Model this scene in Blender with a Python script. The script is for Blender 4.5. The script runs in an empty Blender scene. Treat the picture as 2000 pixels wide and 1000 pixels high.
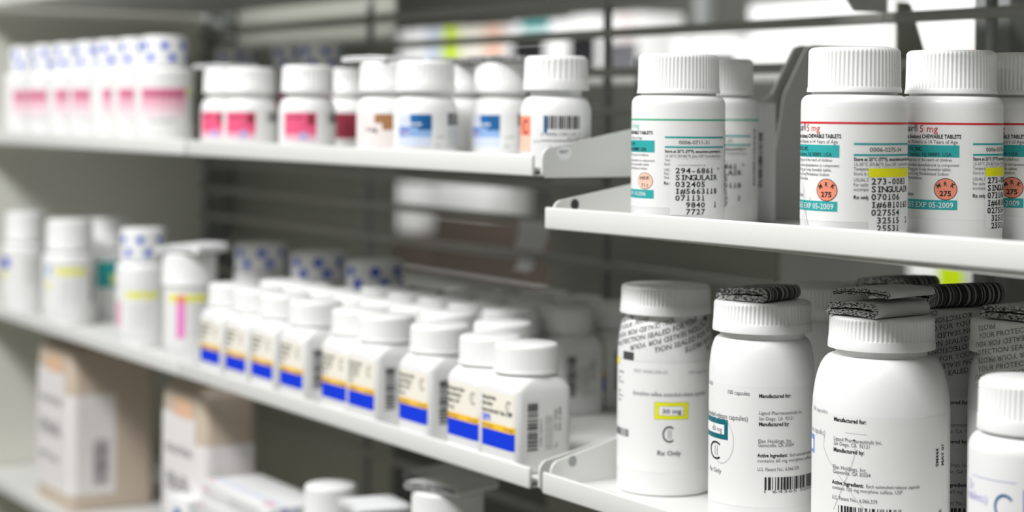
import bpy, bmesh, math, random
from mathutils import Vector, Matrix

# ---------------------------------------------------------------- camera, light, exposure
# Shop coordinates are millimetres: x along the shelves, y into the shelves, z up,
# measured from the camera (which stands EYE metres above the floor).
MM, EYE = 0.001, 1.40
def W(x, y, z): return Vector((x * MM, y * MM, z * MM + EYE))

scn = bpy.context.scene
COL = scn.collection
TH, ROLL = math.radians(31.866), 0.009
cam = bpy.data.cameras.new('camera')
cam.sensor_width = 36.0
cam.lens = 3700 / 2000 * 36
cam.shift_y = -278 / 2000
cam.clip_start, cam.clip_end = 0.02, 60
cam.dof.use_dof = True
cam.dof.focus_distance = 0.835
cam.dof.aperture_fstop = 6.4
camo = bpy.data.objects.new('camera', cam)
COL.objects.link(camo)
_r = Vector((math.sin(TH), math.cos(TH), 0)); _u = Vector((0, 0, 1)); _f = Vector((-math.cos(TH), math.sin(TH), 0))
_R = _r * math.cos(ROLL) + _u * math.sin(ROLL); _U = _u * math.cos(ROLL) - _r * math.sin(ROLL)
camo.matrix_world = Matrix(((_R.x, _U.x, -_f.x, 0), (_R.y, _U.y, -_f.y, 0), (_R.z, _U.z, -_f.z, EYE), (0, 0, 0, 1)))
scn.camera = camo
vs = scn.view_settings
vs.view_transform, vs.look, vs.gamma, vs.exposure = 'Standard', 'None', 1.0, -0.13
vs.use_curve_mapping = False

world = bpy.data.worlds.new('room_light'); scn.world = world
world.use_nodes = True
_bg = world.node_tree.nodes['Background']
_bg.inputs[0].default_value = (0.93, 0.95, 0.86, 1); _bg.inputs[1].default_value = 0.09

def area_light(name, loc, target, sx, sy, watts, col=(0.985, 0.99, 1.0)):
    l = bpy.data.lights.new(name, 'AREA'); l.shape = 'RECTANGLE'; l.size, l.size_y = sx, sy
    l.energy = watts; l.color = col
    o = bpy.data.objects.new(name, l); COL.objects.link(o)
    o.location = loc
    o.rotation_euler = (Vector(target) - Vector(loc)).to_track_quat('-Z', 'Y').to_euler()
    return o
area_light('aisle_ceiling_lamp_light', (-0.47, -0.42, EYE + 1.02), (-0.6, 0.55, EYE - 0.08), 1.0, 0.26, 27)
area_light('far_aisle_ceiling_lamp_light', (-1.6, -0.62, EYE + 1.0), (-1.65, 0.56, EYE - 0.12), 1.25, 0.32, 25)
area_light('rear_ceiling_lamp_light', (-2.1, 1.25, EYE + 0.85), (-2.1, 2.2, EYE + 0.12), 2.6, 0.15, 25)

# ---------------------------------------------------------------- materials
def mat(name, col, rough=0.5, metal=0.0, noise=0.0, nscale=60, spec=0.5, alpha=1.0, bump=0.0):
    m = bpy.data.materials.new(name); m.use_nodes = True
    nt = m.node_tree; b = nt.nodes['Principled BSDF']
    b.inputs['Base Color'].default_value = (*col, 1); b.inputs['Roughness'].default_value = rough
    b.inputs['Metallic'].default_value = metal; b.inputs['Specular IOR Level'].default_value = spec
    b.inputs['Alpha'].default_value = alpha
    if noise or bump:
        tc = nt.nodes.new('ShaderNodeTexCoord'); n = nt.nodes.new('ShaderNodeTexNoise')
        n.inputs['Scale'].default_value = nscale; n.inputs['Detail'].default_value = 4
        nt.links.new(tc.outputs['Object'], n.inputs['Vector'])
        if noise:
            mx = nt.nodes.new('ShaderNodeMix'); mx.data_type = 'RGBA'
            mx.inputs[6].default_value = (*[max(0, c * (1 - noise)) for c in col], 1)
            mx.inputs[7].default_value = (*[min(1, c * (1 + noise)) for c in col], 1)
            nt.links.new(n.outputs['Fac'], mx.inputs[0]); nt.links.new(mx.outputs[2], b.inputs['Base Color'])
        if bump:
            bp = nt.nodes.new('ShaderNodeBump'); bp.inputs['Strength'].default_value = bump
            bp.inputs['Distance'].default_value = 0.0005
            nt.links.new(n.outputs['Fac'], bp.inputs['Height']); nt.links.new(bp.outputs['Normal'], b.inputs['Normal'])
    return m
M = {}
M['plastic'] = mat('white_bottle_plastic', (0.84, 0.84, 0.835), 0.36, noise=0.012, nscale=40)
M['cap'] = mat('white_cap_plastic', (0.84, 0.84, 0.83), 0.42, noise=0.012, nscale=50)
M['shelf'] = mat('shelf_white_enamel', (0.69, 0.69, 0.665), 0.40, noise=0.015, nscale=30)
M['grid'] = mat('grid_grey_enamel', (0.36, 0.36, 0.325), 0.45, noise=0.03, nscale=20)
M['post'] = mat('post_grey_enamel', (0.30, 0.31, 0.30), 0.45, noise=0.03, nscale=20)
M['panel'] = mat('panel_grey_enamel', (0.42, 0.425, 0.37), 0.5, noise=0.03, nscale=12)
M['sidepanel'] = mat('side_panel_enamel', (0.74, 0.74, 0.67), 0.5, noise=0.02, nscale=10)
M['dark'] = mat('dark_slot', (0.03, 0.03, 0.028), 0.7, noise=0.1)
M['paper'] = mat('label_paper', (0.80, 0.795, 0.785), 0.5, noise=0.01, nscale=80)
M['paper2'] = mat('sticker_paper', (0.83, 0.83, 0.83), 0.45, noise=0.01, nscale=80)
M['cream'] = mat('cream_label_paper', (0.86, 0.815, 0.71), 0.5, noise=0.01, nscale=80)
M['pinkish'] = mat('rosy_label_paper', (0.82, 0.74, 0.72), 0.5, noise=0.01, nscale=80)
INK = dict(black=(0.012, 0.012, 0.014), grey=(0.13, 0.13, 0.14), faint=(0.38, 0.38, 0.39), teal=(0.02, 0.36, 0.36), green=(0.05, 0.42, 0.24),
           lime=(0.60, 0.80, 0.0), blush=(0.84, 0.64, 0.69), pinkd=(0.66, 0.17, 0.30), paleg=(0.22, 0.62, 0.50), red=(0.62, 0.02, 0.025), orange=(0.83, 0.27, 0.17), salmon=(0.85, 0.55, 0.43), yellow=(0.84, 0.82, 0.0),
           white=(0.85, 0.85, 0.85), blue=(0.0, 0.038, 0.70), gold=(0.92, 0.55, 0.03), pink=(0.80, 0.10, 0.22), rose=(0.80, 0.42, 0.52), magenta=(0.85, 0.25, 0.60),
           maroon=(0.28, 0.02, 0.04), navy=(0.0, 0.10, 0.30), azure=(0.0, 0.13, 0.42), sky=(0.26, 0.42, 0.72), dteal=(0.0, 0.13, 0.17), brown=(0.36, 0.17, 0.07),
           dotblue=(0.0, 0.06, 0.60), haze=(0.62, 0.68, 0.82), lilac=(0.42, 0.40, 0.72), violet=(0.16, 0.14, 0.5), periw=(0.16, 0.28, 0.72), tape=(0.82, 0.80, 0.12))
for k, c in INK.items(): M['i_' + k] = mat('print_' + k, c, 0.5, noise=0.04, nscale=200)
M['jug'] = mat('beige_jug_plastic', (0.58, 0.48, 0.385), 0.45, noise=0.03, nscale=30)
M['juglabel'] = mat('jug_label_paper', (0.80, 0.77, 0.76), 0.5, noise=0.02, nscale=60)
M['jugorange'] = mat('jug_orange_print', (0.78, 0.50, 0.33), 0.5, noise=0.03, nscale=60)
M['carton'] = mat('white_carton', (0.80, 0.80, 0.80), 0.5, noise=0.015, nscale=60)
M['cartonw'] = mat('bright_white_carton', (0.90, 0.90, 0.89), 0.5, noise=0.015, nscale=60)
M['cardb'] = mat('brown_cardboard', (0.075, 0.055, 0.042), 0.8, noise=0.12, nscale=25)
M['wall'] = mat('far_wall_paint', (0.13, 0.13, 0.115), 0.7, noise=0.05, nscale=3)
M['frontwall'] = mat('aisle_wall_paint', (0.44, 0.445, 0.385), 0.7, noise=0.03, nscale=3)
M['floor'] = mat('floor_vinyl', (0.46, 0.455, 0.395), 0.4, noise=0.06, nscale=6)
M['film'] = mat('clear_shrink_film', (0.55, 0.55, 0.55), 0.12, noise=0.02, alpha=0.10)
M['leafplain'] = mat('thin_paper', (0.62, 0.62, 0.61), 0.6, noise=0.02, nscale=150, bump=0.2)
M['leafwhite'] = mat('white_thin_paper', (0.80, 0.80, 0.81), 0.6, noise=0.02, nscale=150, bump=0.2)

def print_mat(name, base, ink, kind):
    """thin paper with printing: 'lines' = rows of small type, 'bars' = stripes across the fold."""
    m = bpy.data.materials.new(name); m.use_nodes = True
    nt = m.node_tree; b = nt.nodes['Principled BSDF']; b.inputs['Roughness'].default_value = 0.6
    tc = nt.nodes.new('ShaderNodeTexCoord'); mp = nt.nodes.new('ShaderNodeMapping')
    n = nt.nodes.new('ShaderNodeTexNoise'); cr = nt.nodes.new('ShaderNodeValToRGB')
    n.inputs['Detail'].default_value = 2.0
    if kind == 'lines':
        mp.inputs['Scale'].default_value = (900, 900, 2600); n.inputs['Scale'].default_value = 1.0
        cr.color_ramp.elements[0].position = 0.47; cr.color_ramp.elements[1].position = 0.53
    else:
        mp.inputs['Scale'].default_value = (0.001, 560, 0.001); n.inputs['Scale'].default_value = 1.0
        cr.color_ramp.elements[0].position = 0.50; cr.color_ramp.elements[1].position = 0.56
    cr.color_ramp.elements[0].color = (*ink, 1); cr.color_ramp.elements[1].color = (*base, 1)
    nt.links.new(tc.outputs['Object'], mp.inputs['Vector']); nt.links.new(mp.outputs['Vector'], n.inputs['Vector'])
    nt.links.new(n.outputs['Fac'], cr.inputs['Fac']); nt.links.new(cr.outputs['Color'], b.inputs['Base Color'])
    return m
M['leafedge'] = print_mat('printed_leaflet_edges', (0.60, 0.60, 0.59), (0.02, 0.02, 0.02), 'lines')
M['leafbars'] = print_mat('printed_leaflet_fold_bars', (0.50, 0.50, 0.49), (0.02, 0.02, 0.02), 'bars')

# ---------------------------------------------------------------- glyphs (built-in font)
CH = "ABCDEFGHIJKLMNOPQRSTUVWXYZabcdefghijklmnopqrstuvwxyz0123456789.,:-#()[]&/%*+"
CH += "\u00b0\u00ae"
GL = {}
def load_glyphs():
    tmp = []
    for bold in (0, 1):
        for ch in CH:
            for t in (ch, ch + 'H'):
                cu = bpy.data.curves.new('glyph', 'FONT'); cu.body = t; cu.resolution_u = 2; cu.size = 1.0
                if bold: cu.offset = 0.026
                o = bpy.data.objects.new('glyph', cu); COL.objects.link(o); tmp.append((bold, ch, t, o))
    bpy.context.view_layer.update()
    dg = bpy.context.evaluated_depsgraph_get()
    hm = {}
    for bold, ch, t, o in tmp:
        me = o.evaluated_get(dg).to_mesh()
        vs_ = [(v.co.x, v.co.y) for v in me.vertices]; fs = [tuple(p.vertices) for p in me.polygons]
        mx = max((v[0] for v in vs_), default=0)
        if len(t) == 1: GL[bold, ch] = [vs_, fs, mx]
        else: hm[bold, ch] = mx
        o.evaluated_get(dg).to_mesh_clear()
    for bold in (0, 1):
        hw = GL[bold, 'H'][2]
        for ch in CH: GL[bold, ch][2] = hm[bold, ch] - hw
        GL[bold, ' '] = [[], [], 0.29]
    for _, _, _, o in tmp:
        cu = o.data; bpy.data.objects.remove(o); bpy.data.curves.remove(cu)
load_glyphs()
CAPH = max(v[1] for v in GL[0, 'H'][0])

# ---------------------------------------------------------------- mesh builder
class MB:
    def __init__(s): s.v, s.f, s.m, s.sm = [], [], [], []
    def add(s, vs_, fs, mi=0, smooth=False):
        o = len(s.v); s.v += [tuple(v) for v in vs_]
        for f in fs: s.f.append(tuple(i + o for i in f)); s.m.append(mi); s.sm.append(smooth)
    def rings(s, rings, mi=0, smooth=True, cap0=True, cap1=True, closed=True):
        n = len(rings[0]); o = len(s.v)
        for r in rings: s.v += [tuple(p) for p in r]
        for k in range(len(rings) - 1):
            for i in range(n if closed else n - 1):
                j = (i + 1) % n; a = o + k * n; b = a + n
                s.f.append((a + i, a + j, b + j, b + i)); s.m.append(mi); s.sm.append(smooth)
        if cap0: s.f.append(tuple(o + i for i in reversed(range(n)))); s.m.append(mi); s.sm.append(False)
        if cap1: s.f.append(tuple(o + (len(rings) - 1) * n + i for i in range(n))); s.m.append(mi); s.sm.append(False)
    def lathe(s, prof, seg=96, mi=0, cap0=True, cap1=True):
        s.rings([[(r * math.cos(2 * math.pi * i / seg), r * math.sin(2 * math.pi * i / seg), z) for i in range(seg)] for r, z in prof], mi, True, cap0, cap1)
    def box(s, x0, x1, y0, y1, z0, z1, mi=0, bev=0.0, seg=2):
        bm = bmesh.new(); bmesh.ops.create_cube(bm, size=1)
        for v in bm.verts: v.co = Vector(((x0 + x1) / 2 + v.co.x * (x1 - x0), (y0 + y1) / 2 + v.co.y * (y1 - y0), (z0 + z1) / 2 + v.co.z * (z1 - z0)))
        if bev: bmesh.ops.bevel(bm, geom=bm.edges[:], offset=bev, segments=seg, profile=0.5, affect='EDGES')
        bm.verts.index_update()
        s.add([v.co[:] for v in bm.verts], [[v.index for v in f.verts] for f in bm.faces], mi, bool(bev)); bm.free()
    def tube(s, p, q, r, seg=14, mi=0):
        p, q = Vector(p), Vector(q); d = (q - p).normalized(); a = d.orthogonal().normalized(); b = d.cross(a)
        s.rings([[c + a * r * math.cos(2 * math.pi * i / seg) + b * r * math.sin(2 * math.pi * i / seg) for i in range(seg)] for c in (p, q)], mi, True)
    def prism(s, outline, x0, x1, mi=0):
        """outline of (y, z) extruded along x."""
        n = len(outline)
        vs_ = [(x0, y, z) for y, z in outline] + [(x1, y, z) for y, z in outline]
        fs = [tuple(reversed(range(n))), tuple(range(n, 2 * n))] + [(i, (i + 1) % n, n + (i + 1) % n, n + i) for i in range(n)]
        s.add(vs_, fs, mi)
    def build(s, name, mats, parent=None, loc=None, rot=0.0, sharp=35):
        me = bpy.data.meshes.new(name)
        me.from_pydata([(x * MM, y * MM, z * MM) for x, y, z in s.v], [], s.f)
        for k in mats: me.materials.append(M[k] if isinstance(k, str) else k)
        me.polygons.foreach_set('material_index', s.m); me.polygons.foreach_set('use_smooth', s.sm)
        me.update()
        bm = bmesh.new(); bm.from_mesh(me); bmesh.ops.recalc_face_normals(bm, faces=bm.faces[:]); bm.to_mesh(me); bm.free()
        if any(s.sm): me.set_sharp_from_angle(angle=math.radians(sharp))
        o = bpy.data.objects.new(name, me); COL.objects.link(o)
        if parent: o.parent = parent
        if loc is not None: o.location = W(*loc)
        if rot: o.rotation_euler = (0, 0, rot)
        return o

def tag(o, label, cat, group=None):
    o['label'] = label; o['category'] = cat
    if group: o['group'] = group
    return o
def thing(name, label, cat, loc, rot=0.0, group=None):
    o = bpy.data.objects.new(name, None); COL.objects.link(o); o.empty_display_size = 0.01
    o.location = W(*loc); o.rotation_euler = (0, 0, rot)
    return tag(o, label, cat, group)
def dup(root, loc, rot, label, group=None):
    r = root.copy(); COL.objects.link(r); r.location = W(loc[0], loc[1], loc[2] - 7.0); r.rotation_euler = (0, 0, rot); r['label'] = label
    if group: r['group'] = group
    for ch in list(root.children):
        c = ch.copy(); COL.objects.link(c); c.parent = r
        for g in ch.children:
            d = g.copy(); COL.objects.link(d); d.parent = c
    return r
def struct(o): o['kind'] = 'structure'; return o

# ---------------------------------------------------------------- printing on curved surfaces
class Skin:
    """Ink and paper laid on a surface. pos(u, z, e): u = mm to the right round the front, z = mm above the base, e = lift."""
    def __init__(s, pos): s.pos, s.mb, s.keys = pos, MB(), []
    def mi(s, k):
        if k not in s.keys: s.keys.append(k)
        return s.keys.index(k)
    def patch(s, u0, u1, z0, z1, k, e=0.08, step=1.5):
        if u1 < u0: u0, u1 = u1, u0
        nu = max(1, int((u1 - u0) / step)); nz = max(1, int((z1 - z0) / 6))
        vs_ = [s.pos(u0 + (u1 - u0) * i / nu, z0 + (z1 - z0) * j / nz, e) for j in range(nz + 1) for i in range(nu + 1)]
        fs = [(j * (nu + 1) + i, j * (nu + 1) + i + 1, (j + 1) * (nu + 1) + i + 1, (j + 1) * (nu + 1) + i) for j in range(nz) for i in range(nu)]
        s.mb.add(vs_, fs, s.mi(k), True)
    def disc(s, u, z, ru, rz, k, e=0.16, n=28, egg=0.0):
        vs_ = [s.pos(u, z, e)] + [s.pos(u + ru * math.cos(2 * math.pi * i / n) * (1 + egg * math.sin(2 * math.pi * i / n)), z + rz * math.sin(2 * math.pi * i / n), e) for i in range(n)]
        s.mb.add(vs_, [(0, 1 + i, 1 + (i + 1) % n) for i in range(n)], s.mi(k), True)
    def arc(s, u, z, ru, rz, w, a0, a1, k, e=0.2, n=24):
        vs_, fs = [], []
        for i in range(n + 1):
            a = math.radians(a0 + (a1 - a0) * i / n)
            for q in (1, 1 - w): vs_.append(s.pos(u + ru * q * math.cos(a), z + rz * q * math.sin(a), e))
        for i in range(n): fs.append((2 * i, 2 * i + 2, 2 * i + 3, 2 * i + 1))
        s.mb.add(vs_, fs, s.mi(k), True)
    def text(s, t, u, z, h, k='i_black', bold=0, u1=None, e=0.2, mono=0.0, vert=False, ang=0.0, flip=False, right=None, wide=1.0):
        """text whose baseline starts at (u, z); h = capital height; u1 = fit the width; right = end at this u; mono = fixed pitch."""
        sz = h / CAPH
        adv = [(mono if mono else GL[bold, c][2] * sz * wide) for c in t]
        tot = sum(adv) or 1.0
        sx = 1.0
        if u1 is not None: sx = (u1 - u) / tot
        if right is not None: u = right - tot
        x = 0.0; ca, sa = math.cos(math.radians(ang)), math.sin(math.radians(ang))
        for c, a in zip(t, adv):
            vs_, fs, w = GL[bold, c]
            off = (mono - w * sz * wide) / 2 if mono else 0.0
            pts = []
            for px, py in vs_:
                lx, ly = (x + off + px * sz * wide) * sx, py * sz
                if flip: lx, ly = tot * sx - lx, h - ly
                if vert: lx, ly = -ly, lx
                pts.append(s.pos(u + lx * ca - ly * sa, z + lx * sa + ly * ca, e))
            if fs: s.mb.add(pts, fs, s.mi(k), False)
            x += a
    def barcode(s, u0, u1, z0, z1, seed=1, vert=False, k='i_black', e=0.2):
        rnd = random.Random(seed); p, end = (z0, z1) if vert else (u0, u1)
        while p < end:
            w = min(rnd.choice((0.35, 0.35, 0.6, 0.9, 1.2)), end - p)
            if vert: s.patch(u0, u1, p, p + w, k, e)
            else: s.patch(p, p + w, z0, z1, k, e)
            p += w + rnd.choice((0.35, 0.4, 0.7, 1.0))
    def stroke(s, pts, w, k, e=0.3):
        for (a, b), (c, d) in zip(pts, pts[1:]):
            L = math.hypot(c - a, d - b) or 1; nx, ny = -(d - b) / L * w / 2, (c - a) / L * w / 2
            s.mb.add([s.pos(a + nx, b + ny, e), s.pos(c + nx, d + ny, e), s.pos(c - nx, d - ny, e), s.pos(a - nx, b - ny, e)], [(0, 1, 2, 3)], s.mi(k))
    def build(s, name, parent): return s.mb.build(name, s.keys, parent)

def round_pos(R): return lambda u, z, e: ((R + e) * math.sin(u / R), -(R + e) * math.cos(u / R), z)
def lathe_pos(prof):
    R = max(r for r, z in prof)
    def pos(u, z, e):
        for (r0, z0), (r1, z1) in zip(prof, prof[1:]):
            if z <= z1 or (r1, z1) == prof[-1]:
                t = min(1, max(0, (z - z0) / (z1 - z0))) if z1 > z0 else 0
                r = r0 + (r1 - r0) * t + e; break
        return (r * math.sin(u / R), -r * math.cos(u / R), z)
    return pos
def square_pos(a, r):
    fl = a - r; q = math.pi * r / 2; side = 2 * fl + q
    def pos(u, z, e):
        k = math.floor((u + fl) / side); t = u + fl - k * side
        if t <= 2 * fl: x, y = t - fl, -(a + e)
        else:
            g = (t - 2 * fl) / r; x, y = fl + (r + e) * math.sin(g), -fl - (r + e) * math.cos(g)
        for _ in range(int(k) % 4): x, y = -y, x
        return (x, y, z)
    return pos

# ---------------------------------------------------------------- bottle pieces
def body_profile(R, h_sh, Rn, h_nk, h_top, foot=1.6, drop=7.0):
    p = [(R - foot, 0.05 - drop), (R - foot * 0.3, foot * 0.35 - drop), (R, foot - drop)]
    n = 12
    for i in range(n + 1):
        a = math.pi / 2 * i / n
        p.append((Rn + (R - Rn) * math.cos(a) ** 0.8, h_sh + (h_nk - h_sh) * math.sin(a) ** 1.0))
    p.append((Rn, h_top))
    return p
def cap_mesh(rc, h0, h1, n=64, depth=0.45, band=4.0, chamfer=1.4):
    mb = MB(); seg = n * 6
    def ring(r, z, d):
        out = []
        for i in range(seg):
            ph = (i % 6) / 6.0
            rr = r - d * (0.5 - 0.5 * math.cos(2 * math.pi * ph)) ** 1.6
            a = 2 * math.pi * i / seg
            out.append((rr * math.cos(a), rr * math.sin(a), z))
        return out
    rings = [ring(rc * 0.9, h0, 0), ring(rc + 0.35, h0 + 0.05, 0), ring(rc + 0.4, h0 + 0.6, 0), ring(rc + 0.15, h0 + band - 0.4, 0), ring(rc, h0 + band, 0), ring(rc - 0.02, h0 + band + 0.5, depth),
             ring(rc - 0.25, h1 - chamfer - 0.8, depth), ring(rc - 0.3, h1 - chamfer, depth * 0.6), ring(rc - 0.3 - chamfer * 0.35, h1 - chamfer * 0.4, 0), ring(rc - 0.3 - chamfer, h1, 0)]
    mb.rings(rings)
    return mb
def round_bottle(label, cat, loc, rot, R, h_sh, Rn, h_nk, rc, c0, c1, ridges=64, depth=0.45, band=4.0, chamfer=1.4, lab=None, group=None, name='pill_bottle', drop=7.0):
    # heights are counted from the top of the shelf lip; the bottle stands `drop` mm lower, on the deck
    t = thing(name, label, cat, (loc[0], loc[1], loc[2] - drop), rot, group)
    mb = MB(); prof = body_profile(R, h_sh, Rn, h_nk, c0 + 1.0, drop=drop); mb.lathe(prof); mb.build('bottle_body', ['plastic'], t).location.z = drop * MM
    cap_mesh(rc, c0, c1, ridges, depth, band, chamfer).build('cap', ['cap'], t, sharp=60).location.z = drop * MM
    if lab:
        sk = Skin(round_pos(R)); lab(sk); sk.build('label', t).location.z = drop * MM
    return t
def face(x, y): return math.atan2(-y, -x) + math.pi / 2      # turn a bottle's front towards the aisle where the photographer stands

# ---------------------------------------------------------------- the setting
o = MB(); o.box(-6000, 3000, -2600, 3600, -40, 0); struct(o.build('floor', ['floor'], None, (0, 0, -EYE * 1000)))
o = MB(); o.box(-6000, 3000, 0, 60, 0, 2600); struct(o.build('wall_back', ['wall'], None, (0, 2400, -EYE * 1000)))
o = MB(); o.box(-6000, 3000, -60, 0, 0, 2600); struct(o.build('wall_front', ['frontwall'], None, (0, -900, -EYE * 1000)))  # unseen wall, put in to bounce lamp light back onto the shelves
o = MB(); o.box(-6000, 3000, -960, 2460, 0, 40); struct(o.build('ceiling', ['frontwall'], None, (0, 0, 1200)))
o = MB(); o.box(-4, 0, 500, 800, -1100, 520); struct(o.build('wall_left', ['sidepanel'], None, (-1845.5, 0, 0)))

# wire grid at the back of the shelves: one panel per bay
YG = 764.0
def back_grid(x0, x1, rods, label):
    t = thing('wire_back_grid', label, 'wire grid', (x0, YG, -1395), 0)
    for zc in [z for z in (-296, -269, -242, -215, -188, -161, -135, -107.5, -80, -53.5, -25.5, 2.5, 30, 57.5, 81.5, 109, 136, 163, 190)]:
        mb = MB(); mb.box(0, x1 - x0, 0, 4, 1395 + zc - 3.3, 1395 + zc + 3.3, 0, 1.4); mb.build('grid_bar', ['grid'], t)
    for xr in rods:
        mb = MB(); mb.tube((xr - x0, 7.5, 950), (xr - x0, 7.5, 1640), 3.3); mb.build('grid_rod', ['post'], t)
    for xr in ((x0 + 6,) if x0 < -1000 else (x1 - 6,)):
        mb = MB(); mb.box(xr - x0 - 6, xr - x0 + 6, 12, 34, 2, 1700, 0, 1.2); mb.build('grid_post', ['post'], t)
    return t
back_grid(-1845, -822, (-1841, -1477, -1112.5), 'grey horizontal wire grid behind the left shelf bay')
back_grid(-821.6, 104, (-743.5, -378, -12), 'grey horizontal wire grid behind the right shelf bay')

# slotted upright seen through the grid at the right
def slotted_post(x, y, label):
    t = thing('slotted_upright', label, 'shelf upright', (x, y, -1395))
    mb = MB(); mb.box(-14, 14, 0, 28, 0, 1700, 0, 1.5); mb.build('post', ['post'], t)
    mb = MB()
    for k in range(14): mb.box(-4, 4, -0.4, 1, 1380 + k * 18, 1391 + k * 18)
    mb.build('slots', ['dark'], t)
    return t
slotted_post(-783, 812, 'grey slotted steel upright behind the wire grid at the far right')

# shelves: shallow trays, the deck lies DROP below the top of the front lip
DROP = 7.0
def bracket_outline(z, front_rise, slope, tab):
    """side view (y, z) of an end bracket: low at the front, rising, with a tall tab at the back."""
    out = [(532, z - 11.5), (760, z - 11.5)]
    out += [(760, tab), (703, tab), (698, tab - 1.5), (695, tab - 6), (682, tab - 28)]
    zt = lambda y: z + front_rise + slope * (y - 532)
    out += [(676, zt(676)), (536, zt(536))]
    for a in range(1, 5): out.append((536 - 6 * math.sin(math.pi / 2 * a / 4), zt(536) - 6 + 6 * math.cos(math.pi / 2 * a / 4)))
    out.append((530, z - 9.5))
    return out
def shelf(name, label, x0, x1, z, left=None, right=None, sticker=False, hook=False, bent=0.0, drop=DROP):
    t = thing(name, label, 'shelf', (0, 0, 0))
    mb = MB(); mb.box(x0 + 2.7, x1 - 2.7, 528.6, 760, z - drop - 1.4, z - drop, 0, 0.3); mb.build('deck', ['shelf'], t)
    xm = x0 + 364 if bent else x1           # a bent lip climbs by `bent` mm over its first 364 mm
    mb = MB(); mb.box(x0, xm, 526, 528.4, z - 10.9, z + 0.3, 0, 1.0, 3)
    if bent:
        mb.v = [(x, y, zz + bent * (x - x0) / 364) for x, y, zz in mb.v]
        mb.box(xm - 1.0, x1, 526, 528.4, z - 10.9 + bent, z + 0.3 + bent, 0, 1.0, 3)
    mb.box(x0 + 2, x1 - 2, 528.4, 536, z - 10.9, z - 9.9, 0); mb.build('front_lip', ['shelf'], t)
    if hook:
        mb = MB(); mb.prism([(700, z - 8), (733, z - 46), (758, z - 46), (758, z - 8)], x0 + 1, x0 + 2.6); mb.build('end_bracket', ['shelf'], t)
    for side, spec in ((0, left), (1, right)):
        if not spec: continue
        xo = x0 + 1.0 if side == 0 else x1 + spec[4]
        mb = MB(); ol = bracket_outline(z, spec[0], spec[1], spec[2]); mb.prism(ol, xo, xo + 1.6)
        b = mb.build('end_bracket', ['shelf'], t)
        if spec[3] is not None:
            mb = MB(); y, zz = spec[3]; n = 20; xf = xo + 1.65
            mb.add([(xf, y, zz)] + [(xf, y + 2.6 * math.cos(2 * math.pi * i / n), zz + 2.9 * math.sin(2 * math.pi * i / n)) for i in range(n)], [(0, 1 + i, 1 + (i + 1) % n) for i in range(n)])
            mb.build('bracket_hole', ['dark' if z > -100 else 'post'], b)
        if sticker and side == 1:
            sk = Skin(lambda u, zz, e: (xo + 1.62 + e, 543.4 + u, zz)); sk.disc(0, z + 1.3, 4.6, 3.6, 'i_white', 0.05); sk.text('007', -3.1, z + 1.2, 1.5, 'i_grey', 1, u1=2.3, e=0.12)
            sk.build('round_sticker', b)
    return t
ZA, ZB, ZC, ZD, ZE = -21.5, -183.3, -47.9, -343.6, 107.5
shelf('metal_shelf', 'far part of the upper left white shelf, under the rosy labelled bottles', -1845, -1298.8, ZA)
shelf('metal_shelf', 'near part of the upper left white shelf, with a round sticker on its end bracket', -1294.4, -826.5, ZA, right=(3.6, 0.187, 40, None, 2.6), sticker=True)
shelf('metal_shelf', 'far part of the middle left white shelf, ending at the side panel', -1845, -1305, ZB)
shelf('metal_shelf', 'near part of the middle left white shelf, under the blue and yellow labels', -1303, -826.5, ZB, right=(3.6, 0.20, -95, None, 2.6))
shelf('metal_shelf', 'upper right white shelf holding the green and red striped bottles', -814, 104, ZC, left=(3.3, 0.172, 40, (543, ZC + 1.4), 0), bent=2.7, drop=9.3)
shelf('metal_shelf', 'lower right white shelf holding the tall capsule bottles', -814, 104, ZB, left=(5.0, 0.24, -95, (543, ZB + 4.6), 0))
shelf('metal_shelf', 'bottom left white shelf under the beige jugs', -1845, -826.5, ZD)
shelf('metal_shelf', 'topmost white shelf cut by the upper left corner of the photo', -1845, -826.5, ZE)
shelf('metal_shelf', 'shelf over the right bay above the striped bottles', -814, 104, 106.0, hook=True)
shelf('metal_shelf', 'unseen shelf added over the left bay to shade what lies below', -1845, -826.5, 330.0)  # unseen, added to keep lamp light off the panel behind the left grid

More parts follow.
